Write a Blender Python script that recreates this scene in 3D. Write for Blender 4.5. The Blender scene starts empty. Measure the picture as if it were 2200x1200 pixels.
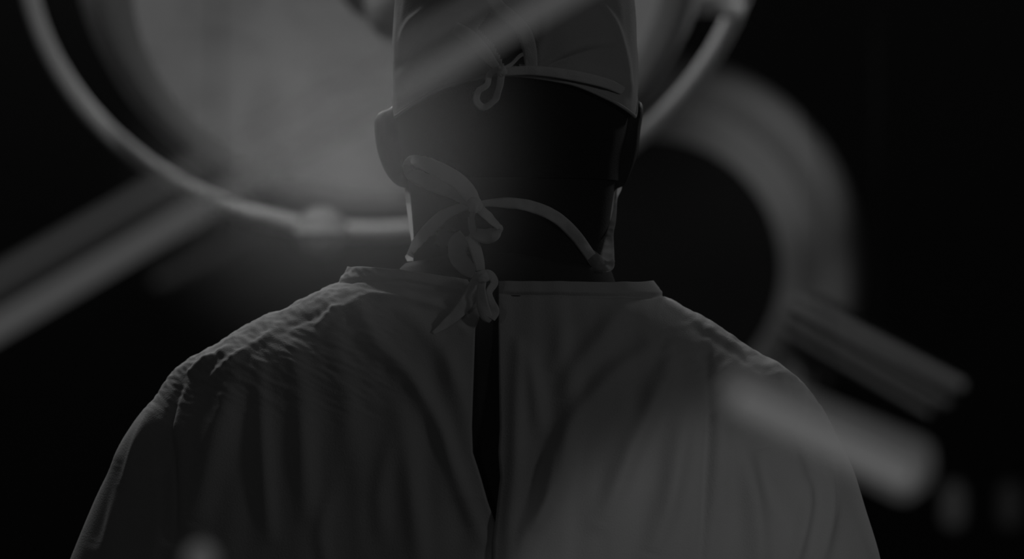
import bpy, math, random
import numpy as np
from mathutils import Vector, Matrix, noise
random.seed(3)
C = bpy.context.scene.collection
SC = bpy.context.scene

# ------------------------------------------------------------------ camera
FPX, DIST, ZC = 6820.0, 2.2, 1.5
cam = bpy.data.cameras.new('camera'); co = bpy.data.objects.new('camera', cam); C.objects.link(co)
co.location = (0, -DIST, ZC); co.rotation_euler = (math.pi/2, 0, 0)
cam.sensor_width = 36; cam.lens = FPX/2200*36
cam.clip_start = 0.02; cam.clip_end = 60
cam.dof.use_dof = True; cam.dof.focus_distance = DIST-0.07; cam.dof.aperture_fstop = cam.lens/1000/0.026
SC.camera = co
# ------------------------------------------------------------------ world: thin haze in the theatre air
w = bpy.data.worlds.new('world'); SC.world = w; w.use_nodes = True
nt = w.node_tree; nt.nodes.clear()
wo = nt.nodes.new('ShaderNodeOutputWorld'); bg = nt.nodes.new('ShaderNodeBackground')
bg.inputs['Color'].default_value = (0, 0, 0, 1); bg.inputs['Strength'].default_value = 0
nt.links.new(bg.outputs[0], wo.inputs['Surface'])
vs = nt.nodes.new('ShaderNodeVolumeScatter'); vs.inputs['Density'].default_value = 0.0012
vs.inputs['Anisotropy'].default_value = 0.6; vs.inputs['Color'].default_value = (1, 1, 1, 1)
nt.links.new(vs.outputs[0], wo.inputs['Volume'])
# ------------------------------------------------------------------ exposure
vsn = SC.view_settings
SC.display_settings.display_device = 'sRGB'
vsn.view_transform = 'Standard'; vsn.look = 'None'; vsn.exposure = 0; vsn.gamma = 1; vsn.use_curve_mapping = False

# ------------------------------------------------------------------ lights
def light(name, kind, loc, target, energy, **kw):
    l = bpy.data.lights.new(name, kind); l.energy = energy
    for k, v in kw.items(): setattr(l, k, v)
    o = bpy.data.objects.new(name, l); C.objects.link(o); o.location = loc
    o.rotation_euler = (Vector(target)-Vector(loc)).to_track_quat('-Z', 'Y').to_euler()
    return o
light('back_fill', 'AREA', (2.6, -1.6, 2.35), (0, 0, 1.35), 2.3, shape='DISK', size=0.35)  # added unseen fill that shades the folds of the back
light('back_fill_left', 'AREA', (-1.5, -2.9, 2.2), (0, 0, 1.35), 0.6, shape='DISK', size=0.4)  # added unseen fill for the left of the gown
light('shoulder_rim', 'AREA', (-0.55, 1.25, 2.65), (-.2, 0, 1.45), 8.5, shape='DISK', size=0.22)  # added unseen light for the bright rim on the left shoulder
light('shoulder_rim_right', 'AREA', (1.0, 1.7, 2.3), (.1, 0, 1.5), 4.2, shape='DISK', size=0.2)  # added unseen light for the mask edge and right shoulder rim
# added unseen spot behind the camera whose pool lands on the lower right of the gown
light('gown_pool_spot', 'SPOT', (0.9, -3.2, 2.3), (0.17, -0.12, 1.222), 26.0, spot_size=math.radians(7.3), spot_blend=0.35, shadow_soft_size=0.02)

# added unseen spots that brighten the large lamp and the boom from the front
light('front_fill_spot', 'SPOT', (-0.35, -0.55, 2.9), (-.17, 1.2, 1.80), 30.0, spot_size=math.radians(33), spot_blend=0.35, shadow_soft_size=0.05)
light('front_fill_spot', 'SPOT', (1.6, 1.3, 2.9), (.645, 3.2, 1.36), 7.0, spot_size=math.radians(11), spot_blend=0.5, shadow_soft_size=0.05)
GLARE_DENSITY = 1.38  # density of the added veil of glare
# ------------------------------------------------------------------ helpers
def P(px, py, y=0.0):
    d = y+DIST
    return Vector(((px-1100)*d/FPX, y, ZC-(py-600)*d/FPX))
def zof(py): return ZC-(py-600)/3100.0
def xof(px): return (px-1100)/3100.0
def mat(name, col, rough=0.8, spec=0.2, metal=0, transl=0, bump=None, em=None, fuzz=0):
    m = bpy.data.materials.new(name); m.use_nodes = True
    n = m.node_tree; b = n.nodes['Principled BSDF']; out = n.nodes['Material Output']
    b.inputs['Roughness'].default_value = rough; b.inputs['Metallic'].default_value = metal
    b.inputs['Specular IOR Level'].default_value = spec
    tc = n.nodes.new('ShaderNodeTexCoord')
    ns = n.nodes.new('ShaderNodeTexNoise'); ns.inputs['Scale'].default_value = 14; ns.inputs['Detail'].default_value = 5
    n.links.new(tc.outputs['Object'], ns.inputs['Vector'])
    cr = n.nodes.new('ShaderNodeValToRGB')
    cr.color_ramp.elements[0].color = (*[c*0.88 for c in col], 1); cr.color_ramp.elements[1].color = (*[min(1, c*1.1) for c in col], 1)
    n.links.new(ns.outputs['Fac'], cr.inputs['Fac']); n.links.new(cr.outputs[0], b.inputs['Base Color'])
    if fuzz:
        b.inputs['Sheen Weight'].default_value = fuzz; b.inputs['Sheen Roughness'].default_value = 0.4
    if bump:
        sc, st = bump
        n2 = n.nodes.new('ShaderNodeTexNoise'); n2.inputs['Scale'].default_value = sc; n2.inputs['Detail'].default_value = 3
        n.links.new(tc.outputs['Object'], n2.inputs['Vector'])
        bp = n.nodes.new('ShaderNodeBump'); bp.inputs['Strength'].default_value = st; bp.inputs['Distance'].default_value = 0.001
        n.links.new(n2.outputs['Fac'], bp.inputs['Height']); n.links.new(bp.outputs[0], b.inputs['Normal'])
    if em is not None:
        b.inputs['Emission Color'].default_value = (1, 1, 1, 1); b.inputs['Emission Strength'].default_value = em
    if transl:
        t = n.nodes.new('ShaderNodeBsdfTranslucent'); n.links.new(cr.outputs[0], t.inputs['Color'])
        mx = n.nodes.new('ShaderNodeMixShader'); mx.inputs[0].default_value = transl
        n.links.new(b.outputs[0], mx.inputs[1]); n.links.new(t.outputs[0], mx.inputs[2]); n.links.new(mx.outputs[0], out.inputs['Surface'])
    return m
def g(v): return (v, v, v)
M = dict(
    wall=mat('dark_wall', g(.05)), floor=mat('dark_floor', g(.06), .4), ceil=mat('ceiling_paint', g(.12)),
    gown=mat('gown_cloth', g(.50), .95, .05, bump=(900, .35)),
    scrub=mat('scrub_cloth', g(.05), .95, .05, bump=(900, .3)),
    cap=mat('cap_cloth', g(.50), .95, .05, transl=.10, bump=(900, .35)),
    strap=mat('strap_cloth', g(.68), .95, .05, transl=.10, bump=(900, .35)),
    tie=mat('tie_cloth', g(.82), .95, .05, transl=.30, bump=(1200, .3)),
    mask=mat('mask_paper', g(.75), .95, .05, transl=.85, bump=(1200, .3)),
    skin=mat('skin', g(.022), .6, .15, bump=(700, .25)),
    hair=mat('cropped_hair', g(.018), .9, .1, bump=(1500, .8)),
    eye=mat('eye_white', g(.6), .2), glove=mat('glove_latex', g(.5), .5), shoe=mat('shoe_rubber', g(.2), .6),
    metal=mat('painted_metal', g(.45), .5, .4), dark=mat('dark_plastic', g(.04), .5),
)
def mesh(name, V, F, m, parent=None, smooth=True):
    me = bpy.data.meshes.new(name); me.from_pydata([tuple(v) for v in V], [], F); me.update()
    if smooth: me.polygons.foreach_set('use_smooth', [True]*len(me.polygons))
    o = bpy.data.objects.new(name, me); C.objects.link(o)
    if m is not None: me.materials.append(m)
    if parent is not None: o.parent = parent
    return o
def thing(name, label, cat, loc=(0, 0, 0), group=None):
    o = bpy.data.objects.new(name, None); C.objects.link(o); o.location = loc; o.empty_display_size = .05
    o['label'] = label; o['category'] = cat
    if group: o['group'] = group
    bpy.context.view_layer.update()
    return o
def local(o, parent):            # world-built mesh put under a parent that stands elsewhere
    o.parent = parent; o.matrix_parent_inverse = Matrix.Translation(-Vector(parent.location)); return o
def box(c, s, name, m, parent=None, kind=None):
    V = [(c[0]+sx*s[0]/2, c[1]+sy*s[1]/2, c[2]+sz*s[2]/2) for sx in (-1, 1) for sy in (-1, 1) for sz in (-1, 1)]
    F = [(0, 1, 3, 2), (4, 6, 7, 5), (0, 4, 5, 1), (2, 3, 7, 6), (0, 2, 6, 4), (1, 5, 7, 3)]
    o = mesh(name, V, F, m, None, False)
    if parent is not None: local(o, parent)
    if kind: o['kind'] = kind
    return o
def tube_geo(pts, rad, seg=16, cap=True, squash=1.0):
    pts = [Vector(p) for p in pts]; n = len(pts); V, F = [], []
    ref = None
    for i, p in enumerate(pts):
        t = (pts[min(i+1, n-1)]-pts[max(i-1, 0)]).normalized()
        if ref is None:
            ref = t.orthogonal().normalized()
        u = (ref-t*ref.dot(t)).normalized(); ref = u; v = t.cross(u)
        r = rad[i] if hasattr(rad, '__len__') else rad
        for k in range(seg):
            a = 2*math.pi*k/seg; V.append(p+u*(r*math.cos(a))+v*(r*squash*math.sin(a)))
    for i in range(n-1):
        for k in range(seg):
            k2 = (k+1) % seg; F.append((i*seg+k, i*seg+k2, (i+1)*seg+k2, (i+1)*seg+k))
    if cap:
        F.append(tuple(range(seg))[::-1]); F.append(tuple((n-1)*seg+k for k in range(seg)))
    return V, F
def rounded(a, b, r, n=5):       # points and radii of a rod with round ends
    a, b = Vector(a), Vector(b); d = (b-a).normalized(); P_, R_ = [], []
    for i in range(n+1):
        t = math.pi/2*i/n; P_.append(a+d*r*(1-math.cos(t))); R_.append(max(r*math.sin(t), r*.03))
    for i in range(n, -1, -1):
        t = math.pi/2*i/n; P_.append(b-d*r*(1-math.cos(t))); R_.append(max(r*math.sin(t), r*.03))
    return P_, R_
def smooth_pts(pts, per=10):
    A = np.array(pts, float); n = len(A); out = []
    for i in range(n-1):
        p0, p1, p2, p3 = A[max(i-1, 0)], A[i], A[i+1], A[min(i+2, n-1)]
        for k in range(per):
            t = k/per; out.append(.5*((2*p1)+(-p0+p2)*t+(2*p0-5*p1+4*p2-p3)*t*t+(-p0+3*p1-3*p2+p3)*t**3))
    out.append(A[-1]); return np.array(out)
def IT(x, xs, ys): return np.interp(x, xs, ys)
def PC(x, xs, ys):               # smooth monotone-ish interpolation (cubic Hermite with limited slopes)
    xs = np.array(xs, float); ys = np.array(ys, float); x = np.clip(np.asarray(x, float), xs[0], xs[-1])
    h = np.diff(xs); d = np.diff(ys)/h; m = np.zeros(len(xs)); m[0] = d[0]; m[-1] = d[-1]
    for i in range(1, len(xs)-1):
        m[i] = 0 if d[i-1]*d[i] <= 0 else 2*d[i-1]*d[i]/(d[i-1]+d[i])
    k = np.clip(np.searchsorted(xs, x)-1, 0, len(xs)-2); t = (x-xs[k])/h[k]
    return ys[k]*(2*t**3-3*t**2+1)+h[k]*m[k]*(t**3-2*t**2+t)+ys[k+1]*(3*t*t-2*t**3)+h[k]*m[k+1]*(t**3-t*t)

# ================================================================== the room
box((0, 2.0, -.05), (7, 11, .1), 'floor', M['floor'], kind='structure')
box((0, 2.0, 3.05), (7, 11, .1), 'ceiling', M['ceil'], kind='structure')
box((0, 7.05, 1.5), (7, .1, 3), 'wall_back', M['wall'], kind='structure')
box((0, -3.55, 1.5), (7, .1, 3), 'wall_front', M['wall'], kind='structure')
box((-3.55, 2, 1.5), (.1, 11.2, 3), 'wall_left', M['wall'], kind='structure')
box((3.55, 2, 1.5), (.1, 11.2, 3), 'wall_right', M['wall'], kind='structure')

# ================================================================== body
HZ = [.80, .88, .95, 1.10, 1.30, 1.38, 1.43, 1.455, 1.472, 1.487, 1.502, 1.52, 1.55, 1.58, 1.61, 1.64, 1.67, 1.70, 1.72, 1.735, 1.743, 1.746]
HA = [.155, .165, .168, .145, .175, .19, .180, .154, .108, .080, .069, .067, .0695, .0735, .078, .0785, .0765, .067, .055, .037, .02, .004]
HB = [.10, .11, .108, .09, .105, .100, .092, .085, .080, .074, .070, .068, .076, .089, .098, .099, .093, .077, .058, .037, .02, .004]
HF = [.09, .10, .105, .105, .115, .105, .09, .075, .062, .052, .050, .070, .090, .095, .097, .097, .092, .078, .060, .038, .02, .004]
def cxz(z): return IT(z, [1.45, 1.52, 1.56, 1.70], [0, -.001, 0, .002])
def body_geo():
    V, F = [], []; seg = 128
    zs = np.concatenate([np.linspace(.80, 1.30, 30), np.linspace(1.305, 1.745, 110)])
    for z in zs:
        a, b, f = PC(z, HZ, HA), PC(z, HZ, HB), PC(z, HZ, HF)
        for k in range(seg):
            t = 2*math.pi*k/seg; c, s = math.cos(t), math.sin(t)
            x = cxz(z)+a*c; y = (f if s > 0 else b)*s
            if s > 0 and z > 1.5:    # face: nose, brow, eye sockets, lips, chin
                y += .022*math.exp(-(x/.011)**2)*math.exp(-((z-1.595)/.016)**2)+.008*math.exp(-(x/.009)**2)*math.exp(-((z-1.618)/.016)**2)
                y += .006*math.exp(-(x/.04)**2)*math.exp(-((z-1.652)/.010)**2)
                for sx in (-1, 1): y -= .010*math.exp(-((x-sx*.032)/.014)**2)*math.exp(-((z-1.632)/.011)**2)
                y += .005*math.exp(-(x/.022)**2)*math.exp(-((z-1.562)/.006)**2)+.005*math.exp(-(x/.022)**2)*math.exp(-((z-1.551)/.006)**2)+.008*math.exp(-(x/.02)**2)*math.exp(-((z-1.522)/.012)**2)
            if s < 0 and 1.50 < z < 1.60:   # nape: two muscle cords and the hollow between them
                y += (.004*math.exp(-(x/.012)**2)-.002*(math.exp(-((x-.028)/.014)**2)+math.exp(-((x+.028)/.014)**2)))*math.exp(-((z-1.545)/.03)**2)
            V.append((x, y, z))
    n = len(zs)
    for i in range(n-1):
        for k in range(seg):
            k2 = (k+1) % seg; F.append((i*seg+k, i*seg+k2, (i+1)*seg+k2, (i+1)*seg+k))
    F.append(tuple(range(seg))[::-1]); F.append(tuple((n-1)*seg+k for k in range(seg)))
    def add(v, f):
        o = len(V); V.extend(tuple(q) for q in v); F.extend(tuple(i+o for i in q) for q in f)
    # ears: seen from behind, thin shells standing off the head, top leaning outwards
    for sx in (-1, 1):
        if sx < 0: E = [(838, 235, .006), (826, 250, .011), (828, 290, .012), (834, 330, .0115), (846, 372, .009), (862, 398, .006)]
        else:      E = [(1369, 214, .0055), (1366, 236, .009), (1356, 275, .011), (1350, 315, .0115), (1341, 360, .010), (1331, 393, .006)]
        pts = smooth_pts([(*P(q[0], q[1], .012), q[2]) for q in E], 6)
        rr = pts[:, 3]
        n_ = len(pts); tt = np.linspace(0, 1, n_); dep = .019*np.sin(np.pi*np.clip(tt*.86+.07, 0, 1))+.004
        v, f = [], []
        for i in range(n_):
            for k in range(20):
                a = 2*math.pi*k/20
                v.append((pts[i, 0]+rr[i]*math.cos(a)*.62, pts[i, 1]+dep[i]*math.sin(a), pts[i, 2]))
        for i in range(n_-1):
            for k in range(20):
                k2 = (k+1) % 20; f.append((i*20+k, i*20+k2, (i+1)*20+k2, (i+1)*20+k))
        f.append(tuple(range(20))[::-1]); f.append(tuple((n_-1)*20+k for k in range(20)))
        add(v, f)
        # root of the ear joining the head
        add(*tube_geo([(sx*.060, .014, 1.635), (sx*.072+.001, .014, 1.612), (sx*.074, .012, 1.59), (sx*.070, .012, 1.565)], [.012, .016, .015, .009]))
        # arms, hands and legs, hidden under the gown
        sh, el, wr = Vector((sx*.165, .0, 1.395)), Vector((sx*.262, .01, 1.13)), Vector((sx*.13, .27, 1.10))
        ap = smooth_pts([(*sh, .052), (*sh.lerp(el, .5), .047), (*el, .040), (*el.lerp(wr, .5), .036), (*wr, .026)], 8)
        add(*tube_geo(ap[:, :3], ap[:, 3]))
        d = (wr-el).normalized(); pc = wr+d*.05
        add(*tube_geo([wr-d*.01, wr+d*.03, pc, wr+d*.09], [.024, .036, .040, .034], squash=.5))
        for q, (off, ln) in enumerate(((-.030, .062), (-.010, .074), (.010, .078), (.029, .068))):
            side = Vector((-sx*.0, 0, 1)).cross(d).normalized()
            a0 = wr+d*.082+side*off; a1 = a0+d*ln*.5+Vector((0, 0, -.012)); a2 = a1+d*ln*.3+Vector((0, 0, -.026))
            add(*tube_geo([a0, a1, a2], [.0095, .0085, .007]))
        th = wr+d*.03+side*(-sx*.03)
        add(*tube_geo([th, th+d*.035+side*(-sx*.028), th+d*.07+side*(-sx*.03)+Vector((0, 0, -.01))], [.012, .0105, .008]))
        lp = smooth_pts([(sx*.09, 0, .92, .085), (sx*.10, .005, .70, .075), (sx*.105, .01, .48, .054), (sx*.107, -.01, .32, .055), (sx*.11, -.005, .10, .034), (sx*.11, -.005, .05, .036)], 8)
        add(*tube_geo(lp[:, :3], lp[:, 3]))
        fp = smooth_pts([(sx*.11, -.05, .045, .024), (sx*.11, 0, .050, .036), (sx*.115, .08, .042, .036), (sx*.12, .16, .030, .024)], 5)
        add(*tube_geo(fp[:, :3], fp[:, 3]))
    return V, F
def applied(o, *mods):
    for kind, kw in mods:
        md = o.modifiers.new(kind.lower(), kind)
        for k, v in kw.items(): setattr(md, k, v)
    dg = bpy.context.evaluated_depsgraph_get(); dg.update()
    me = bpy.data.meshes.new_from_object(o.evaluated_get(dg)); o.modifiers.clear(); old = o.data; o.data = me; me.name = o.name
    me.polygons.foreach_set('use_smooth', [True]*len(me.polygons))
    return o
person = thing('person', 'person seen from behind in a pale surgical gown, tied cap and mask, facing the lamp', 'person')
bV, bF = body_geo()
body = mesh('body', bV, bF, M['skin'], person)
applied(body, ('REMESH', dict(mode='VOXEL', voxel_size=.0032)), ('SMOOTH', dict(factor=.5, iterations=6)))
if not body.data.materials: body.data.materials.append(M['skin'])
def body_back(x, z):
    a, b = PC(z, HZ, HA), PC(z, HZ, HB); q = max(0., 1-((x-cxz(z))/a)**2)
    return -float(b)*math.sqrt(q)
for sx in (-1, 1):
    v, f = [], []
    for i in range(11):
        for k in range(16):
            a, b = math.pi*i/10, 2*math.pi*k/16
            v.append((sx*.032+.0115*math.sin(a)*math.cos(b), .078+.0115*math.sin(a)*math.sin(b), 1.632+.0115*math.cos(a)))
    for i in range(10):
        for k in range(16): f.append((i*16+k, i*16+(k+1) % 16, (i+1)*16+(k+1) % 16, (i+1)*16+k))
    mesh('eye', v, f, M['eye'], person)

# ================================================================== gown
GZ  = [.33, .60, .90, 1.05, 1.15, 1.22]
Lpy = [606, 612, 622, 645, 680, 715, 765, 800, 860, 940, 1060, 1200, 1300, 1400]
Lpx = [750, 744, 732, 668, 590, 510, 410, 375, 330, 270, 213, 152, 118, 110]
Rpy = [606, 618, 636, 660, 680, 715, 760, 800, 845, 890, 990, 1080, 1200, 1300, 1400]
Rpx = [1398, 1408, 1424, 1465, 1502, 1562, 1632, 1704, 1742, 1772, 1826, 1858, 1891, 1905, 1910]
def halfL(z):
    zz = GZ+[zof(p) for p in Lpy[::-1]]; vv = [.30, .26, .22, .215, .24, .285]+[-xof(p) for p in Lpx[::-1]]
    return PC(z, zz, vv)
def halfR(z):
    zz = GZ+[zof(p) for p in Rpy[::-1]]; vv = [.30, .26, .22, .21, .22, .245]+[xof(p) for p in Rpx[::-1]]
    return PC(z, zz, vv)
BZ = [.33, .60, .90, 1.10, 1.24, 1.31, 1.38, 1.43, 1.46, 1.48, 1.498]
BB = [.20, .18, .15, .14, .135, .134, .128, .114, .100, .090, .082]
BF = [.20, .18, .15, .15, .15, .145, .13, .11, .095, .082, .07]
def ring(z, n=2.25, K=720):
    hl, hr, b, f = float(halfL(z)), float(halfR(z)), float(PC(z, BZ, BB)), float(PC(z, BZ, BF))
    t = np.linspace(-math.pi/2, 1.5*math.pi, K+1)
    c, s = np.cos(t), np.sin(t)
    x = np.sign(c)*np.abs(c)**(2/n)*np.where(c > 0, hr, hl)
    y = np.sign(s)*np.abs(s)**(2/n)*np.where(s > 0, f, b)
    return x, y
Spy = [606, 650, 680, 700, 800, 900, 950, 1000, 1050, 1095, 1130, 1400, 4000]
SL  = [1004, 1030, 1029, 1021, 1018, 1015, 1017, 1034, 1049, 1066, 1078, 1095, 1095]
SR  = [1070, 1070, 1070, 1071, 1072, 1074, 1071, 1075, 1069, 1064, 1060, 1062, 1062]
SCY = 0.918  # back of the gown stands nearer than the shoulder plane
# folds: (px,py) polylines on the back of the gown, height in mm, width in px
FOLDS = [
 ([(770, 650), (800, 725), (890, 820), (950, 930), (1000, 1070), (1040, 1160)], 5.5, 17),
 ([(860, 660), (930, 730), (972, 800), (1000, 880), (1012, 960)], 4.5, 20),
 ([(1010, 720), (985, 700), (940, 720)], 2.5, 10),
 ([(862, 880), (878, 1000), (896, 1130), (905, 1230)], 4.5, 22),
 ([(835, 960), (815, 1060), (820, 1150)], 2.5, 18),
 ([(564, 790), (568, 950), (582, 1150)], 4.0, 16),
 ([(520, 800), (480, 900), (450, 1010), (415, 1120)], 7.0, 30),
 ([(640, 760), (650, 900), (660, 1100)], 4.0, 20),
 ([(720, 700), (745, 850), (750, 1000)], 3.0, 26),
 ([(700, 1080), (690, 1150), (700, 1220)], 3.0, 16),
 ([(356, 930), (362, 1040), (372, 1150)], -8.0, 14),
 ([(396, 800), (372, 860), (352, 930), (335, 1010)], -3.5, 8),
 ([(330, 880), (300, 950), (265, 1040)], 3.0, 10),
 ([(250, 1000), (225, 1080), (200, 1160)], -2.5, 12),
 ([(1082, 1210), (1092, 1120), (1104, 1010), (1108, 880), (1110, 740)], 6.0, 15),
 ([(1095, 1240), (1125, 1160), (1185, 1060), (1225, 920), (1300, 828), (1390, 755)], 9.0, 24),
 ([(1185, 970), (1172, 1060), (1150, 1130)], 3.0, 10),
 ([(1135, 760), (1150, 840), (1160, 920)], 3.5, 16),
 ([(1335, 670), (1290, 730), (1235, 800), (1215, 860)], 5.0, 22),
 ([(1440, 770), (1405, 860), (1350, 980), (1290, 1120)], 7.5, 22),
 ([(1210, 690), (1200, 760), (1180, 800)], 2.5, 18),
 ([(1520, 760), (1524, 900), (1516, 1060), (1505, 1210)], -4.0, 9),
 ([(1545, 760), (1552, 900), (1545, 1100)], 3.5, 22),
 ([(1470, 900), (1440, 1050), (1400, 1190)], 7.5, 24),
 ([(1640, 960), (1660, 1040), (1690, 1120)], -6.0, 24),
 ([(1590, 960), (1620, 1090), (1630, 1220)], 6.5, 22),
 ([(1740, 1040), (1725, 1130), (1700, 1220)], 4.0, 12),
 ([(1785, 1000), (1780, 1100), (1755, 1220)], 5.0, 14),
 ([(1705, 900), (1740, 990), (1760, 1080)], -4.0, 16),
 ([(780, 640), (850, 640), (930, 655), (1000, 675)], 3.5, 8),
 ([(820, 612), (900, 618), (980, 638)], 2.0, 7),
 ([(775, 655), (720, 668), (680, 700)], 3.0, 9),
 ([(600, 705), (540, 745), (480, 790), (440, 820)], 2.2, 8),
 ([(700, 665), (640, 690), (590, 715)], -1.5, 7),
 ([(480, 755), (440, 775), (405, 800)], 3.5, 7),
 ([(1440, 650), (1520, 705), (1600, 755)], 2.0, 8),
 ([(1480, 690), (1560, 745), (1640, 800)], -1.0, 8),
]
def seg_field(px, py):
    D = np.zeros_like(px)
    for pts, amp, wd in FOLDS:
        S = smooth_pts(pts, 6); n = len(S)
        best = np.full(px.shape, 1e9); tb = np.zeros_like(px)
        x0, x1, y0, y1 = S[:, 0].min()-4*wd, S[:, 0].max()+4*wd, S[:, 1].min()-4*wd, S[:, 1].max()+4*wd
        idx = np.where((px > x0) & (px < x1) & (py > y0) & (py < y1))[0]
        if not len(idx): continue
        qx, qy = px[idx], py[idx]; bb = np.full(qx.shape, 1e9); tt = np.zeros_like(qx)
        for i in range(n-1):
            a, d = S[i], S[i+1]-S[i]; L2 = (d**2).sum()+1e-9
            t = np.clip(((qx-a[0])*d[0]+(qy-a[1])*d[1])/L2, 0, 1)
            e = np.hypot(qx-a[0]-t*d[0], qy-a[1]-t*d[1])
            mk = e < bb; bb[mk] = e[mk]; tt[mk] = (i+t[mk])/(n-1)
        prof = np.exp(-(bb/(wd*1.15))**2)*.95
        end = np.sin(np.pi*np.clip(tt*.84+.08, 0, 1))**.7
        D[idx] += amp*.001*prof*end
    return D
def build_gown():
    NC = 620
    pys = np.concatenate([np.linspace(606, 640, 34), np.linspace(642, 1240, 300), np.linspace(1250, 1400, 24)])
    zs = np.concatenate([[zof(p) for p in pys], np.linspace(1.235, .35, 60)])
    V = np.zeros((len(zs), NC, 3)); U = np.linspace(0, 1, NC)
    for i, z in enumerate(zs):
        x, y = ring(z); py = 600+(ZC-z)*3100
        xr = xof(IT(py, Spy, SR))*SCY*1.04; xl = xof(IT(py, Spy, SL))*SCY*1.04
        K = len(x)-1; t = np.arange(K+1)
        # unroll twice so that the start may lie left or right of the back centre
        X = np.concatenate([x[:-1], x]); Y = np.concatenate([y[:-1], y])
        arc = np.concatenate([[0], np.cumsum(np.hypot(np.diff(X), np.diff(Y)))])
        c1 = K; w = K//6
        a0 = np.interp(xr, X[c1-w:c1+w], arc[c1-w:c1+w])-arc[K]; per = arc[K]
        a1 = np.interp(xl, X[c1-w:c1+w], arc[c1-w:c1+w])-arc[K]+per
        s = a0+(a1-a0)*U
        s2 = np.where(s < 0, s+per, s)
        V[i, :, 0] = np.interp(s2, arc, X); V[i, :, 1] = np.interp(s2, arc, Y); V[i, :, 2] = z
    # the collar rises to the left and hangs lower in front
    base = 600+(ZC-V[:, :, 2])*3100; px0 = 1100+V[:, :, 0]*3100
    top = np.interp(px0, [750, 870, 1000, 1070, 1400], [574, 582, 600, 604, 608])
    dz = (606-top)/3100*np.exp(-(base-606)/45.)
    V[:, :, 2] += dz
    fr = np.clip(V[:, :, 1]/.07, 0, 1); V[:, :, 2] -= fr*.03*np.exp(-(base-606)/90.)
    # normals
    def normals(V):
        du = np.gradient(V, axis=1); dv = np.gradient(V, axis=0); N = np.cross(du, dv); N /= np.linalg.norm(N, axis=2, keepdims=True)+1e-12
        return N
    N = normals(V)
    cen = np.array([0, 0, 0]); sgn = np.sign((N[:, :, :2]*V[:, :, :2]).sum(2).mean()); N *= sgn
    d = DIST+V[:, :, 1]; px = 1100+V[:, :, 0]*FPX/d; py = 600+(ZC-V[:, :, 2])*FPX/d
    back = np.clip((-V[:, :, 1]+.035)/.045, 0, 1)
    D = seg_field(px.ravel(), py.ravel()).reshape(px.shape)*back
    # collar band, a folded strip stitched to the gown
    bl = np.interp(px, [740, 870, 1000, 1070, 1100, 1400], [602, 604, 628, 628, 630, 634])
    D += .0022/(1+np.exp((py-bl)/1.6))*back-.0012*np.exp(-((py-bl-2)/3.)**2)*back
    # stitched hem along the opening
    # soft random drape and small wrinkles
    flat = V.reshape(-1, 3); nz = np.zeros(len(flat)); nb = back.ravel(); 
    for j, (x_, y_, z_) in enumerate(flat):
        if z_ > 1.24:
            q = noise.noise((x_*26, y_*12, z_*7))*.0024+noise.noise((x_*75+9, y_*22, z_*14))*.0014
            if z_ > 1.40 and x_ < -.05:
                wgt = min(1, (z_-1.40)/.03)*min(1, (-.05-x_)/.05)
                sl = z_+.52*x_
                q += wgt*(noise.noise((x_*30, y_*40, sl*120))*.0009+noise.noise((x_*90, y_*100, sl*300))*.0008)
            elif z_ > 1.40 and x_ > .10:
                q += noise.noise((x_*40, y_*60, (z_-.55*x_)*150))*.0008
            nz[j] = q
        else:
            nz[j] = noise.noise((x_*18, y_*18, z_*2.5))*.008*min(1, (1.24-z_)/.1)
    D += nz.reshape(D.shape)
    edge = np.minimum(U, 1-U)[None, :]*float(1.4)      # metres from the opening, roughly
    D *= np.clip(.35+edge/.03, 0, 1)
    V += N*D[:, :, None]
    # below the slit the left flap tucks under the right
    pyb = 600+(ZC-zs)*3100
    tuck = np.clip((pyb-1040)/60, 0, 1)[:, None]*np.exp(-((1-U)*1.4/.03)**2)[None, :]
    V[:, :, 1] += tuck*.004
    # ragged stitched edges
    F = []
    R = len(zs)
    idx = np.arange(R*NC).reshape(R, NC)
    F = np.stack([idx[:-1, :-1], idx[1:, :-1], idx[1:, 1:], idx[:-1, 1:]], -1).reshape(-1, 4).tolist()
    o = mesh('surgical_gown', V.reshape(-1, 3).tolist(), F, M['gown'], person)
    # surface lookup for ties lying on it
    return o, V, px, py
gown, GV, Gpx, Gpy = build_gown()
md = gown.modifiers.new('thickness', 'SOLIDIFY'); md.thickness = .0014; md.offset = -1
def gown_back(x, z):
    zz = min(z, 1.497); X, Y = ring(zz, K=360); m = Y < 0
    o = np.argsort(X[m]); return float(np.interp(x, X[m][o], Y[m][o]))
# sleeves
for sx in (-1, 1):
    sp = smooth_pts([(sx*.165, .0, 1.33, .052), (sx*.198, .005, 1.22, .058), (sx*.245, .02, 1.12, .064), (sx*.215, .12, 1.09, .056), (sx*.16, .22, 1.10, .044), (sx*.142, .25, 1.10, .034)], 10)
    v, f = tube_geo(sp[:, :3], sp[:, 3], 48, False)
    v = [q+q.normalized()*0+Vector((0, 0, noise.noise(q*22)*.006)) for q in v]
    o = mesh('sleeve', v, f, M['gown'], person); md = o.modifiers.new('thickness', 'SOLIDIFY'); md.thickness = .0014
    # clogs
    fp = smooth_pts([(sx*.11, -.085, .045, .020), (sx*.11, -.05, .048, .042), (sx*.112, .03, .052, .048), (sx*.117, .12, .044, .046), (sx*.12, .18, .034, .030), (sx*.12, .195, .03, .012)], 6)
    v, f = tube_geo(fp[:, :3], fp[:, 3], 28); v = [Vector((q.x, q.y, max(q.z, .0))) for q in v]
    mesh('shoe', v, f, M['shoe'], person)

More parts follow.
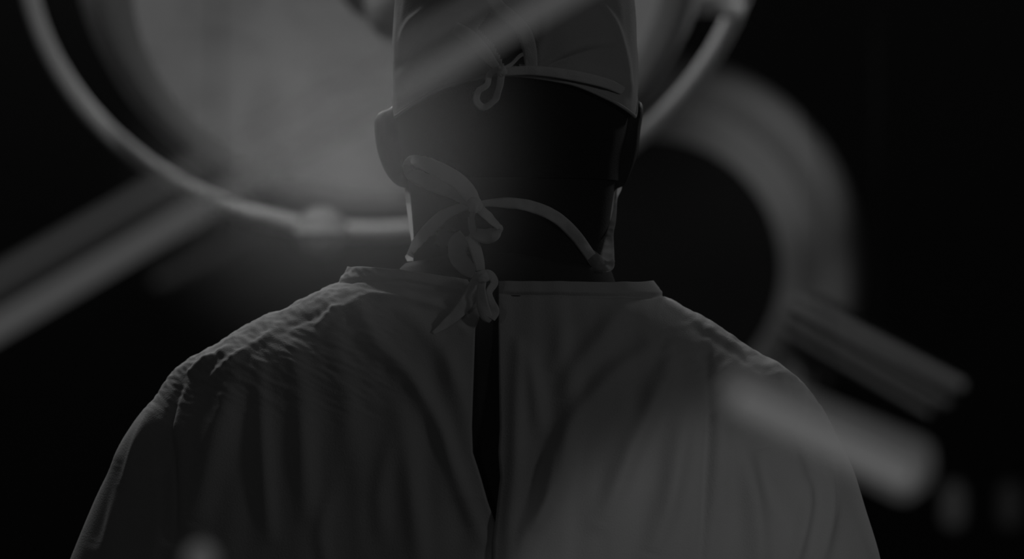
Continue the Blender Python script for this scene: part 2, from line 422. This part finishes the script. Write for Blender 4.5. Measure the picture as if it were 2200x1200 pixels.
# ================================================================== scrub shirt under the gown
def build_scrub():
    zz = [1.20, 1.35, 1.42, 1.45, 1.468, 1.482, 1.492, 1.502, 1.510, 1.5165]
    hl = [.20, .205, .185, .158, .135, .118, .104, .091, .080, .0725]
    hr = [.19, .195, .185, .154, .118, .090, .078, .0715, .069, .067]
    bb = [.122, .120, .110, .100, .092, .086, .081, .0775, .0745, .0715]
    ff = [.13, .12, .10, .09, .08, .07, .065, .06, .058, .056]
    V, F = [], []; NC = 200; zs = np.linspace(1.20, 1.5165, 90)
    for z in zs:
        a, c_, b, f_ = PC(z, zz, hl), PC(z, zz, hr), PC(z, zz, bb), PC(z, zz, ff)
        tp = min(1, max(0, (z-1.46)/.056))
        for k in range(NC):
            t = 2*math.pi*k/NC; c, s = math.cos(t), math.sin(t)
            x = c*(c_ if c > 0 else a); y = s*(f_ if s > 0 else b)
            # neckline falls to the right and towards the front
            dz = -tp*(max(0, x)*.16+max(0, -x-.04)*.2+max(0, s)*.03)
            n_ = noise.noise((x*30, y*30, z*14))*.002
            V.append((x*(1+n_*8), y+n_, z+dz))
    for i in range(len(zs)-1):
        for k in range(NC):
            k2 = (k+1) % NC; F.append((i*NC+k, i*NC+k2, (i+1)*NC+k2, (i+1)*NC+k))
    o = mesh('scrub_shirt', V, F, M['scrub'], person); md = o.modifiers.new('thickness', 'SOLIDIFY'); md.thickness = .0016; md.offset = 1
    rim = [V[(len(zs)-1)*NC+k] for k in range(NC)]+[V[(len(zs)-1)*NC]]
    v, f = tube_geo(rim, .0013, 8, False); mesh('collar_hem', v, f, M['scrub'], o)
build_scrub()

# ================================================================== cap
CZ = [1.600, 1.62, 1.64, 1.66, 1.69, 1.715, 1.74, 1.757, 1.768, 1.773]
CA = [.0815, .0828, .0832, .0830, .0815, .0785, .0700, .054, .030, .004]
CB = [.100, .1025, .1035, .103, .098, .090, .075, .055, .030, .004]
CF = [.100, .101, .102, .101, .097, .089, .075, .055, .030, .004]
HOLE = [(1024, 62), (1050, 30), (1076, 44), (1104, 66), (1116, 97), (1131, 140), (1083, 146), (1058, 97)]
def inside(x, y, poly):
    r = False; j = len(poly)-1
    for i in range(len(poly)):
        xi, yi = poly[i]; xj, yj = poly[j]
        if (yi > y) != (yj > y) and x < (xj-xi)*(y-yi)/(yj-yi)+xi: r = not r
        j = i
    return r
CREASE = [([(1150, 150), (1200, 118), (1250, 98), (1310, 92)], 2.2, 5), ([(1155, 152), (1210, 128), (1270, 108)], -1.8, 5),
          ([(1130, 150), (1200, 148), (1280, 160), (1345, 182)], 2.4, 12), ([(1272, -10), (1310, 40), (1334, 110), (1350, 200)], 2.2, 7),
          ([(1160, -20), (1170, 60), (1150, 130)], 1.5, 8), ([(1120, 150), (1210, 165), (1290, 185)], -1.8, 5),
          ([(868, 90), (885, 50), (920, 18)], 2.5, 8), ([(860, 150), (880, 110), (930, 60)], -2, 7), ([(880, 170), (930, 150), (1000, 110)], 2, 9), ([(960, 30), (900, 110), (860, 180)], 1.5, 10)]
def cap_edge(px, back):
    if back: return float(PC(px, [840, 960, 1078, 1200, 1290, 1345, 1375], [250, 185, 161, 176, 210, 240, 262]))
    return 190.
def build_cap():
    NC = 420; NR = 150; V = np.zeros((NR, NC, 3))
    for k in range(NC):
        t = 2*math.pi*k/NC; c, s = math.cos(t), math.sin(t)
        pe = 1100+.0825*c*3150
        zb = ZC-(cap_edge(pe, True)-600)/(FPX/(DIST-.1*abs(min(0, s))))
        zf = 1.655
        bl = max(0, min(1, (s+.15)/.6)); ze = zb*(1-bl)+zf*bl
        for i in range(NR):
            u = i/(NR-1); z = ze+(1.773-ze)*(1-(1-u)**1.6)
            a, b, f = float(PC(z, CZ, CA)), float(PC(z, CZ, CB)), float(PC(z, CZ, CF))
            V[i, k] = (.0022+a*c, (f if s > 0 else b)*s, z)
    N = V-np.array([0, 0, 1.66]); N /= np.linalg.norm(N, axis=2, keepdims=True)
    d = DIST+V[:, :, 1]; px = 1100+V[:, :, 0]*FPX/d; py = 600+(ZC-V[:, :, 2])*FPX/d
    D = np.zeros_like(px).ravel(); global FOLDS
    keep = FOLDS; FOLDS = CREASE; D = seg_field(px.ravel(), py.ravel()); FOLDS = keep
    D = D.reshape(px.shape)*(V[:, :, 1] < .02)
    for i in range(NR):
        for k in range(NC):
            x, y, z = V[i, k]; D[i, k] += noise.noise((x*30, y*30, z*22))*.0018+noise.noise((x*70, y*70, z*50))*.0006
    D[0] = 0; D[1] *= .5
    V += N*D[:, :, None]
    F = []
    for i in range(NR-1):
        for k in range(NC):
            k2 = (k+1) % NC
            if V[i, k, 1] < -.03 and inside(px[i, k], py[i, k], HOLE): continue
            F.append((i*NC+k, i*NC+k2, (i+1)*NC+k2, (i+1)*NC+k))
    F.append(tuple((NR-1)*NC+k for k in range(NC)))
    o = mesh('surgical_cap', V.reshape(-1, 3).tolist(), F, M['cap'], person)
    md = o.modifiers.new('thickness', 'SOLIDIFY'); md.thickness = .0012; md.offset = 1
    rim = [V[0, k]+N[0, k]*.0012 for k in range(NC)]+[V[0, 0]+N[0, 0]*.0012]
    v, f = tube_geo(rim, .0012, 8, False); mesh('cap_hem', v, f, M['cap'], o)
    return o
cap = build_cap()
def cap_back(x, z):
    a, b = float(PC(z, CZ, CA)), float(PC(z, CZ, CB)); return -b*math.sqrt(max(0, 1-((x-.0022)/a)**2))

# close-cropped hair under the cap, showing through the opening and at the nape
def build_hair():
    V, F = [], []; NC, NR = 120, 60
    zs = np.linspace(1.568, 1.74, NR)
    for z in zs:
        a, b, f = PC(z, HZ, HA), PC(z, HZ, HB), PC(z, HZ, HF)
        for k in range(NC):
            t = math.pi*1.04+(math.pi*.92)*k/(NC-1); c, s = math.cos(t), math.sin(t)
            r = 1+.0022/.08; V.append((cxz(z)+a*c*r, b*s*r-.0005, z))
    for i in range(NR-1):
        for k in range(NC-1): F.append((i*NC+k, i*NC+k+1, (i+1)*NC+k+1, (i+1)*NC+k))
    mesh('hair', V, F, M['hair'], person)
build_hair()

# ================================================================== ribbons
def ribbon(name, pts, m, parent, surf=None, per=9, thick=.0005, curl=.05, crinkle=.0005):
    """pts: (px, py, lift m or depth y, width px, tilt deg)."""
    S = smooth_pts([(p[0], p[1], p[2], p[3], p[4] if len(p) > 4 else 0) for p in pts], per)
    W = []
    for px, py, off, wd, tl in S:
        y = -.07 if surf else off
        if surf:
            for _ in range(4):
                q = P(px, py, y); y = surf(q.x, q.z)-off
        W.append((P(px, py, y), wd*(DIST+y)/FPX, math.radians(tl)))
    V, F = [], []; n = len(W); K = 7
    view = Vector((0, 1, 0))
    for i in range(n):
        t = (W[min(i+1, n-1)][0]-W[max(i-1, 0)][0]).normalized()
        s = t.cross(view).normalized()
        nrm = s.cross(t).normalized()
        if nrm.y > 0: nrm = -nrm
        s2 = (s*math.cos(W[i][2])+nrm*math.sin(W[i][2])).normalized(); n2 = (nrm*math.cos(W[i][2])-s*math.sin(W[i][2]))
        for k in range(K):
            u = (k/(K-1)-.5)*2
            c = W[i][0]+s2*(u*W[i][1]/2)+n2*(-curl*W[i][1]*u*u)
            c += n2*noise.noise(c*160)*crinkle*2
            V.append(c)
    for i in range(n-1):
        for k in range(K-1): F.append((i*K+k, i*K+k+1, (i+1)*K+k+1, (i+1)*K+k))
    o = mesh(name, V, F, m, parent); md = o.modifiers.new('thickness', 'SOLIDIFY'); md.thickness = thick; md.offset = 0
    return o
def knot(name, px, py, y, r, m, parent, sx=1, sz=1):
    V, F = [], []; c = P(px, py, y)
    for i in range(17):
        for k in range(24):
            a, b = math.pi*i/16, 2*math.pi*k/24
            d = Vector((math.sin(a)*math.cos(b), math.sin(a)*math.sin(b), math.cos(a)))
            rr = r*(1+.22*noise.noise(d*2.4+c*30)+.12*math.sin(3*b+4*a)*math.sin(a))
            V.append(c+Vector((d.x*sx, d.y*.8, d.z*sz))*rr)
    for i in range(16):
        for k in range(24): F.append((i*24+k, i*24+(k+1) % 24, (i+1)*24+(k+1) % 24, (i+1)*24+k))
    return mesh(name, V, F, m, parent)
T = M['tie']
# --- cap straps
ribbon('cap_strap', [(1052, -12, .004, 30), (1072, 16, .004, 30), (1098, 38, .004, 30), (1126, 68, .004, 30), (1138, 108, .004, 30), (1142, 158, .003, 26)], M['strap'], cap, cap_back)
ribbon('cap_strap', [(975, 60, .003, 30), (1010, 80, .004, 30), (1040, 112, .005, 28), (1062, 140, .006, 20), (1076, 153, .007, 12)], M['strap'], cap, cap_back)
ribbon('cap_strap', [(1078, 152, .007, 12), (1100, 137, .003, 8), (1120, 118, .003, 8), (1150, 110, .003, 8)], M['strap'], cap, cap_back)
ribbon('cap_strap', [(1074, 156, .006, 16), (1140, 151, .0055, 20), (1220, 160, .0065, 22), (1300, 178, .006, 22), (1348, 200, .004, 18)], M['strap'], cap, cap_back)
ribbon('cap_tie_loop', [(1078, 152, .009, 16), (1073, 185, .010, 15, 20), (1062, 215, .011, 16, 35), (1040, 230, .012, 16, 30), (1024, 216, .012, 15, 10), (1028, 196, .011, 14), (1046, 182, .010, 13), (1052, 160, .009, 14), (1070, 148, .009, 12)], M['strap'], cap, cap_back)
knot('cap_knot', 1078, 152, -.112, .0035, M['strap'], cap, 1, 1.1)

# --- face mask: cup over nose and chin, side edges, loose lower corner on the right
def build_mask():
    V, F = [], []; NC, NR = 90, 60
    for i in range(NR):
        z = 1.512+(1.615-1.512)*i/(NR-1)
        a, f = float(PC(z, HZ, HA)), float(PC(z, HZ, HF))
        for k in range(NC):
            t = math.radians(8)+math.radians(164)*k/(NC-1); c, s = math.cos(t), math.sin(t)
            y = f*s+.006+.030*math.exp(-((a*c)/.03)**2)*math.exp(-((z-1.575)/.035)**2)+.0015*math.sin(z*700)*s
            V.append((a*c*1.04, y, z))
    for i in range(NR-1):
        for k in range(NC-1): F.append((i*NC+k, i*NC+k+1, (i+1)*NC+k+1, (i+1)*NC+k))
    o = mesh('face_mask', V, F, M['mask'], person); md = o.modifiers.new('thickness', 'SOLIDIFY'); md.thickness = .001
    return o
fm = build_mask()
# right edge of the mask, seen as a bright sliver beside the jaw
ribbon('mask_edge', [(1353, 330, .020, 3), (1347, 348, .020, 7), (1340, 372, .020, 4), (1334, 395, .018, 7), (1330, 408, .018, 9), (1325, 425, .018, 3), (1322, 445, .010, 6), (1317, 475, -.004, 12), (1311, 500, -.018, 15), (1308, 525, -.028, 22), (1305, 550, -.034, 30), (1302, 570, -.038, 34), (1297, 580, -.040, 14)], M['mask'], fm, None, curl=.05)
ribbon('mask_corner', [(1268, 543, -.044, 20), (1277, 555, -.046, 28), (1287, 565, -.047, 32), (1299, 570, -.046, 26), (1310, 568, -.043, 18), (1319, 558, -.038, 6)], M['mask'], fm, None, curl=.1)
# left side edge strands of the mask and the sheet it pulls over the neck
ribbon('mask_edge', [(875, 398, .006, 12), (880, 430, .004, 16), (885, 470, .002, 16), (890, 510, 0, 14), (894, 545, 0, 8)], M['mask'], fm, None, curl=.15)
ribbon('mask_edge', [(890, 400, -.010, 4), (893, 440, -.012, 5), (894, 480, -.012, 5), (893, 520, -.01, 5)], M['mask'], fm, None, curl=.15)
ribbon('mask_corner', [(872, 556, .004, 12, 0), (888, 548, -.004, 26, 10), (908, 535, -.016, 38, 15), (930, 518, -.03, 40, 12), (950, 505, -.042, 24, 5), (965, 500, -.052, 10, 0)], M['mask'], fm, None, curl=.06)
# --- mask ties and bow
def nb(x, z): return body_back(x, z)
def lift(pts): return pts
ribbon('mask_tie', [(1022, 442, .009, 14), (1045, 436, .005, 15, -10), (1080, 435, .004, 22, -15), (1120, 438, .004, 25, -15), (1160, 449, .004, 26, -12), (1200, 470, .004, 26, -8), (1236, 505, .004, 26, 0), (1262, 540, .005, 24, 0), (1280, 566, .006, 24, 0)], T, fm, nb)
ribbon('mask_tie', [(1022, 442, .009, 16), (990, 446, .005, 20), (955, 462, .004, 26), (925, 490, .004, 30), (900, 522, .004, 30), (884, 552, .004, 24)], T, fm, nb)
# big upper-left loop: out along the top, folded at the left end, back along the bottom
ribbon('bow_loop', [(1022, 440, .010, 24), (1008, 415, .012, 34, 5), (985, 390, .016, 36, 10), (950, 368, .020, 36, 12), (915, 351, .022, 32, 14), (888, 343, .021, 22, 10), (876, 350, .019, 18, 0), (873, 362, .017, 18, 0)], T, fm, nb)
ribbon('bow_loop', [(876, 352, .018, 22, 0), (882, 370, .016, 28, -10), (905, 384, .014, 34, -14), (940, 398, .012, 34, -12), (975, 412, .010, 32, -8), (1003, 428, .009, 26, 0), (1022, 442, .009, 20)], T, fm, nb)
ribbon('bow_loop', [(1022, 442, .010, 16), (1040, 456, .012, 26, -35), (1060, 474, .014, 30, -55), (1073, 488, .014, 20, -60), (1070, 496, .012, 16, 0)], T, fm, nb)
ribbon('bow_loop', [(1074, 490, .013, 10), (1062, 502, .014, 30, 12), (1044, 507, .014, 32, 10), (1026, 502, .013, 26, 0), (1016, 490, .012, 18), (1012, 465, .012, 14)], T, fm, nb)
ribbon('bow_tail', [(1018, 444, .011, 12), (1014, 470, .012, 12, 20), (1018, 496, .013, 12, 10), (1010, 512, .013, 14)], T, fm, nb)
ribbon('bow_tail', [(1000, 508, .012, 36), (985, 524, .014, 44, 8), (984, 550, .016, 40, 12), (1000, 572, .018, 36, 5), (1018, 586, .020, 26, 0)], T, fm, nb)
ribbon('bow_tail', [(1008, 505, .013, 22), (1020, 530, .016, 26, -10), (1028, 556, .019, 24, -15), (1032, 580, .021, 20, 0)], T, fm, nb)
tag = ribbon('tie_tag', [(938, 508, .010, 34, 0), (950, 511, .011, 37, 0), (968, 513, .012, 36, 0), (975, 514, .012, 34, 0)], M['mask'], fm, nb, curl=.04)
tag['label'] = 'bright square end of the mask tie'
knot('bow_knot', 1020, 440, -.086, .0046, T, fm, 1.1, 1.1)
# --- gown neck tie
def gb(x, z): return gown_back(x, z)
ribbon('gown_tie', [(1030, 586, .012, 20), (1022, 612, .010, 30, 8), (1004, 645, .007, 32, 8), (980, 675, .005, 26, 5), (955, 697, .004, 18, 5), (930, 716, .003, 8, 0)], T, gown, gb)
ribbon('gown_tie', [(1034, 588, .013, 18), (1052, 590, .013, 20, -15), (1062, 606, .012, 18, -20), (1050, 628, .012, 16, -10), (1056, 650, .011, 18, -10), (1062, 668, .010, 22, 0), (1054, 684, .009, 20, 0)], T, gown, gb)
ribbon('gown_tie', [(1038, 596, .015, 16), (1034, 620, .014, 20, 20), (1036, 650, .012, 26, 15), (1044, 676, .010, 26, 0), (1056, 688, .008, 14, 0)], T, gown, gb)
knot('gown_knot', 1036, 594, -.097, .0042, T, gown, 1.1, 1)

# ================================================================== the large theatre lamp
LN = Vector((.121, -.77, -.626)).normalized()
LC = P(863, -44, 1.2)
LU = Vector((.98, 0, .19)).normalized(); LU = (LU-LN*LU.dot(LN)).normalized(); LV = LN.cross(LU)
if LV.z < 0: LV = -LV
def spun(prof, c, u, v, n, seg=96):      # prof: (radius, height along n)
    V, F = [], []
    for r, h in prof:
        for k in range(seg):
            a = 2*math.pi*k/seg; V.append(c+u*(r*math.cos(a))+v*(r*math.sin(a))+n*h)
    for i in range(len(prof)-1):
        for k in range(seg): k2 = (k+1) % seg; F.append((i*seg+k, i*seg+k2, (i+1)*seg+k2, (i+1)*seg+k))
    return V, F
def torus(R, r, c, u, v, n, seg=128, k2=14):
    pr = [(R+r*math.cos(2*math.pi*j/k2), r*math.sin(2*math.pi*j/k2)) for j in range(k2+1)]
    return spun(pr, c, u, v, n, seg)
def lens_mat():
    m = bpy.data.materials.new('lamp_lens'); m.use_nodes = True; n = m.node_tree; b = n.nodes['Principled BSDF']
    b.inputs['Base Color'].default_value = (.04, .04, .04, 1); b.inputs['Roughness'].default_value = .4
    tc = n.nodes.new('ShaderNodeTexCoord'); ns = n.nodes.new('ShaderNodeTexNoise'); ns.inputs['Scale'].default_value = 9; ns.inputs['Detail'].default_value = 2
    ns.inputs['Distortion'].default_value = 1.2
    n.links.new(tc.outputs['Object'], ns.inputs['Vector'])
    mr = n.nodes.new('ShaderNodeMapRange'); mr.inputs['From Min'].default_value = .3; mr.inputs['From Max'].default_value = .55
    mr.inputs['To Min'].default_value = .050; mr.inputs['To Max'].default_value = .068
    n.links.new(ns.outputs['Fac'], mr.inputs['Value']); n.links.new(mr.outputs[0], b.inputs['Emission Strength'])
    b.inputs['Emission Color'].default_value = (1, 1, 1, 1); return m
ML = lens_mat()
lamp = thing('surgical_lamp', 'large round glowing surgical lamp with an outer rail, behind the head at upper left', 'lamp', tuple(LC-LN*.2))
def LP(name, geo, m, parent=None): return local(mesh(name, *geo, m), lamp) if parent is None else mesh(name, *geo, m, parent)
RL = 576/2006
LP('lens', spun([(.001, .012), (.08, .011), (.16, .008), (.24, .003), (RL, -.004), (RL, -.012)], LC, LU, LV, LN), ML)
MB = mat('lamp_bezel', g(.36), .5); MH = mat('lamp_housing', g(.60), .5); MR = mat('lamp_rail', g(.80), .4)
LP('bezel', spun([(RL, -.004), (RL+.012, .006), (RL+.032, .002), (RL+.040, -.010)], LC, LU, LV, LN), MB)
LP('housing', spun([(RL+.040, -.010), (RL+.052, -.03), (RL+.06, -.06), (.30, -.12), (.18, -.17), (.06, -.19), (.001, -.19)], LC, LU, LV, LN), MH)
RC = LC-LN*.075
RR = 790/ (FPX/(DIST+1.2+.06))
LP('rail', torus(RR, .0102, RC, LU, LV, LN), MR)
for a in (-25, 95):                 # brackets between housing and rail
    ar = math.radians(a); d = LU*math.cos(ar)+LV*math.sin(ar)
    LP('bracket', tube_geo([RC+d*(RL+.03)+LN*.02, RC+d*(RR-.0)], [.016, .014], 16), MR)
d = P(690, 505, 1.13)
gp, gr = rounded(d+Vector((.0, .0, .03)), d+Vector((0, 0, -.026)), .029)
LP('grip', tube_geo(gp, [r*1.0 for r in gr], 28), mat('lamp_grip', g(.24), .7))
# centre handle, off the top of the frame
LP('centre_handle', spun([(.001, .10), (.03, .098), (.045, .08), (.05, .04), (.066, .02), (.072, .008)], P(865, -72, 1.15)-LN*.0, LU, LV, LN), mat('centre_handle', g(.16), .7))
# arm to the ceiling
LP('suspension_arm', tube_geo([LC-LN*.19, LC-LN*.27+Vector((0, 0, .08)), LC-LN*.30+Vector((0, 0, .45)), LC-LN*.30+Vector((0, 0, 3.0-LC.z-LN.z*-.30))], .022, 16), M['metal'])
# its bulb, above the frame, shining down on the shoulders
bl = LC+LV*.20-LU*.18+LN*.03
light('lamp_bulb', 'AREA', bl, bl+Vector((-.05, -1.12, -.50)), 2.2, shape='DISK', size=.12)
bl2 = LC+LV*.22+LU*.20+LN*.03
light('lamp_bulb', 'AREA', bl2, bl2+Vector((.15, -1.12, -.45)), 0.8, shape='DISK', size=.10)

# ================================================================== second lamp, far right, lit shell
DB = 3.3; SB = FPX/(DIST+DB)
BC = P(1400, 575, DB); nB = (Vector((0, -1, 0))).normalized(); uB = Vector((1, 0, 0)); vB = Vector((0, 0, 1))
lampB = thing('surgical_lamp', 'blurred domed surgical lamp beside the right ear, only its curved outer shell lit', 'lamp', tuple(BC))
def B(name, geo, m): return local(mesh(name, *geo, m), lampB)
R1, R2, R3 = 292/SB, 372/SB, 480/SB
MS = mat('shell_paint', g(.55), .6)
B('dome', spun([(.001, -.01), (R1-.03, -.01), (R1-.01, -.012)], BC, uB, vB, nB), mat('dome_glass', g(.012), .6))
B('inner_shell', spun([(R1-.01, -.012), (R1+.02, -.02), (R2-.02, -.05), (R2-.005, -.075)], BC, uB, vB, nB), MS)
B('outer_shell', spun([(R2-.005, -.075), (R2+.02, -.06), (R2+.05, -.075), (R3-.02, -.12), (R3, -.17), (R3-.01, -.20), (.1, -.24)], BC, uB, vB, nB), MS)
B('suspension_arm', tube_geo([BC+Vector((0, .22, 0)), BC+Vector((0, .30, .1)), BC+Vector((0, .30, 3-BC.z))], .025, 16), M['metal'])
light('shell_fill_spot', 'SPOT', (BC.x+1.0, BC.y-.9, BC.z+.9), tuple(P(1690, 300, DB+.05)), 7.0, spot_size=math.radians(17), spot_blend=1.0, shadow_soft_size=.03)  # added unseen spot that shapes the lit crescent on the shell

# lamp boom: three parallel rails seen at the lower right
boom = thing('lamp_boom', 'slanting blurred boom of parallel pale rails above the right shoulder', 'lamp boom', tuple(P(1890, 735, 3.2)))
ME1 = mat('boom_rail_pale', g(.75), .5); ME2 = mat('boom_rail_grey', g(.5), .5); ME3 = mat('boom_body', g(.03), .6)  # rails in two plain greys, body dark
def BR(a, b, r, m, name='rail'):
    p, q = rounded(P(*a), P(*b), r); local(mesh(name, *tube_geo(p, q, 16), m), boom)
BR((1700, 640, 3.2), (2072, 832, 3.2), .0085, ME1)
BR((1685, 668, 3.2), (2040, 868, 3.2), .0065, ME2)
BR((1675, 698, 3.2), (2000, 888, 3.2), .0055, ME2)
BR((1690, 672, 3.26), (2040, 868, 3.26), .052, ME3, 'boom_body')
p_ = P(1890, 760, 3.26); local(mesh('hanger', *tube_geo([p_+Vector((0, .05, 0)), (p_.x, p_.y+.05, 3.0)], .004, 8), M['dark']), boom)

# ================================================================== blurred light streaks, built as added glowing tubes close to the camera
YF = -1.0
def glow_mat(name, e, t):      # emission added over a tinted see-through surface
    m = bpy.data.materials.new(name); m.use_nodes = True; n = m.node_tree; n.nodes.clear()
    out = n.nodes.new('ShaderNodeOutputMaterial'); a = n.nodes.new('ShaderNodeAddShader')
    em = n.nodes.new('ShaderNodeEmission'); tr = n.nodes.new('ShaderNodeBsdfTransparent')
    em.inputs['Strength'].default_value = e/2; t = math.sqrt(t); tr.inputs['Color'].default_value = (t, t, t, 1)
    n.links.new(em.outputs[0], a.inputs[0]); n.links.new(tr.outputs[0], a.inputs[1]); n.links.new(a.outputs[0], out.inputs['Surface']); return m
streaks = thing('light_streaks', 'three long parallel blurred light streaks slanting across the cap, as added glowing rods', 'light streak', tuple(P(-2500, 2150, YF)))
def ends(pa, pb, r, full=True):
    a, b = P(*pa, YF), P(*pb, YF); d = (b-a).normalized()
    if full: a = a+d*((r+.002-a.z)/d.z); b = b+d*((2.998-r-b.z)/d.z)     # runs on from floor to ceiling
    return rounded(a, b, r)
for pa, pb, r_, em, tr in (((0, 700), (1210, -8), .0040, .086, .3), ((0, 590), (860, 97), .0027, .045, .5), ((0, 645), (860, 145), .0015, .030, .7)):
    p, q = ends(pa, pb, r_); local(mesh('streak_tube', *tube_geo(p, q, 20), glow_mat('streak_glow', em, tr)), streaks)
def bar(label, pa, pb, r0, r1, em, core):  # light streak built as an added glowing bar on a hanger
    t = thing('light_streak', label, 'light streak bar', tuple((P(*pa, YF-.03)+P(*pb, YF-.03))/2))
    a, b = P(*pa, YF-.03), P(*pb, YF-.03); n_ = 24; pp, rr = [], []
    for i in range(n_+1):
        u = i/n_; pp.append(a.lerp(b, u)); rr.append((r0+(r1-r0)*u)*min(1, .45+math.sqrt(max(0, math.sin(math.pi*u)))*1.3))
    local(mesh('streak_tube', *tube_geo(pp, rr, 24), glow_mat('streak_bar_glow', em, .4)), t)
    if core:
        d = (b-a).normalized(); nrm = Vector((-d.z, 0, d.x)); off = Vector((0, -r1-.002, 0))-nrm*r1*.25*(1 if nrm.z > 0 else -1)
        p, q = rounded(a+d*.006+off, b-d*.006+off, core); local(mesh('streak_core', *tube_geo(p, q, 16), mat('streak_core_glow', g(.1), .5, em=.10)), t)
    c = (a+b)/2; local(mesh('hanger', *tube_geo([c, (c.x, c.y, 2.999)], .0005, 6), M['dark']), t)  # added hanger that holds the glowing bar
bar('short thick blurred light streak, an added glowing bar, crossing in front of the right shoulder', (1550, 820), (1990, 1024), .0085, .0118, .058, .0040)
bar('faint thin blurred light streak, an added bar, slanting below the lamp at left of the neck', (330, 606), (600, 480), .002, .002, .022, 0)
gl = thing('foreground_glint', 'small blurred glint at the bottom edge, in front of the gown', 'light', tuple(Vector((P(432, 1200, YF).x, YF, 0))))  # glint built as an added glowing knob on a stand
c_ = P(432, 1200, YF)
p, q = rounded(c_+Vector((0, 0, -.006)), c_+Vector((0, 0, .006)), .0058); local(mesh('glint_knob', *tube_geo(p, q, 16), mat('glint_glow', g(.3), em=.05)), gl)
local(mesh('added_glint_stand', *tube_geo([(c_.x, c_.y, .0), (c_.x, c_.y, .012), (c_.x, c_.y, .014), (c_.x, c_.y, c_.z-.004)], [.12, .12, .004, .003], 20), M['dark']), gl)
# dim glints at lower right, built as added lights on the far wall
for px, py, e, lb in ((2050, 1085, .016, 'dim blurred upright glint at lower right, the brighter of two'), (2172, 1085, .006, 'very dim blurred glint nearest the right edge')):
    y = 6.9; q0 = P(px, py, y); t = thing('wall_glint', lb, 'wall light', (q0.x, 7.0, q0.z))  # dim glint built as an added light
    box((q0.x, 6.975, q0.z), (.09, .05, .16), 'glint_back_plate', M['dark'], t)
    p, q = rounded(q0+Vector((0, .02, -.065)), q0+Vector((0, .02, .065)), .030)
    local(mesh('glint_rod', *tube_geo(p, q, 16), mat('wall_glint_glow', g(.3), em=e)), t)

# ================================================================== added scattering volume standing in for veiling glare beside the head
def glare_veil_mat(dens):
    m = bpy.data.materials.new('glare_veil'); m.use_nodes = True; n = m.node_tree; n.nodes.clear()
    out = n.nodes.new('ShaderNodeOutputMaterial'); v = n.nodes.new('ShaderNodeVolumeScatter'); v.inputs['Anisotropy'].default_value = .75
    tc = n.nodes.new('ShaderNodeTexCoord'); gr = n.nodes.new('ShaderNodeTexGradient'); gr.gradient_type = 'QUADRATIC_SPHERE'
    mu = n.nodes.new('ShaderNodeMath'); mu.operation = 'MULTIPLY'; mu.inputs[1].default_value = dens
    n.links.new(tc.outputs['Object'], gr.inputs['Vector']); n.links.new(gr.outputs['Fac'], mu.inputs[0])
    n.links.new(mu.outputs[0], v.inputs['Density']); n.links.new(v.outputs[0], out.inputs['Volume']); return m
V, F = [], []
for i in range(13):
    for k in range(24):
        a, b = math.pi*i/12, 2*math.pi*k/24; V.append((math.sin(a)*math.cos(b), math.sin(a)*math.sin(b), math.cos(a)))
for i in range(12):
    for k in range(24): F.append((i*24+k, (i+1)*24+k, (i+1)*24+(k+1) % 24, i*24+(k+1) % 24))
veil_ob = mesh('glare_veil', V, F, glare_veil_mat(GLARE_DENSITY), None); veil_ob.location = P(752, 372, -.42); veil_ob.scale = (.138, .22, .135)
veil_ob['kind'] = 'stuff'; veil_ob['label'] = 'soft added veil of glare over the left side of the head'; veil_ob['category'] = 'glare_veil'
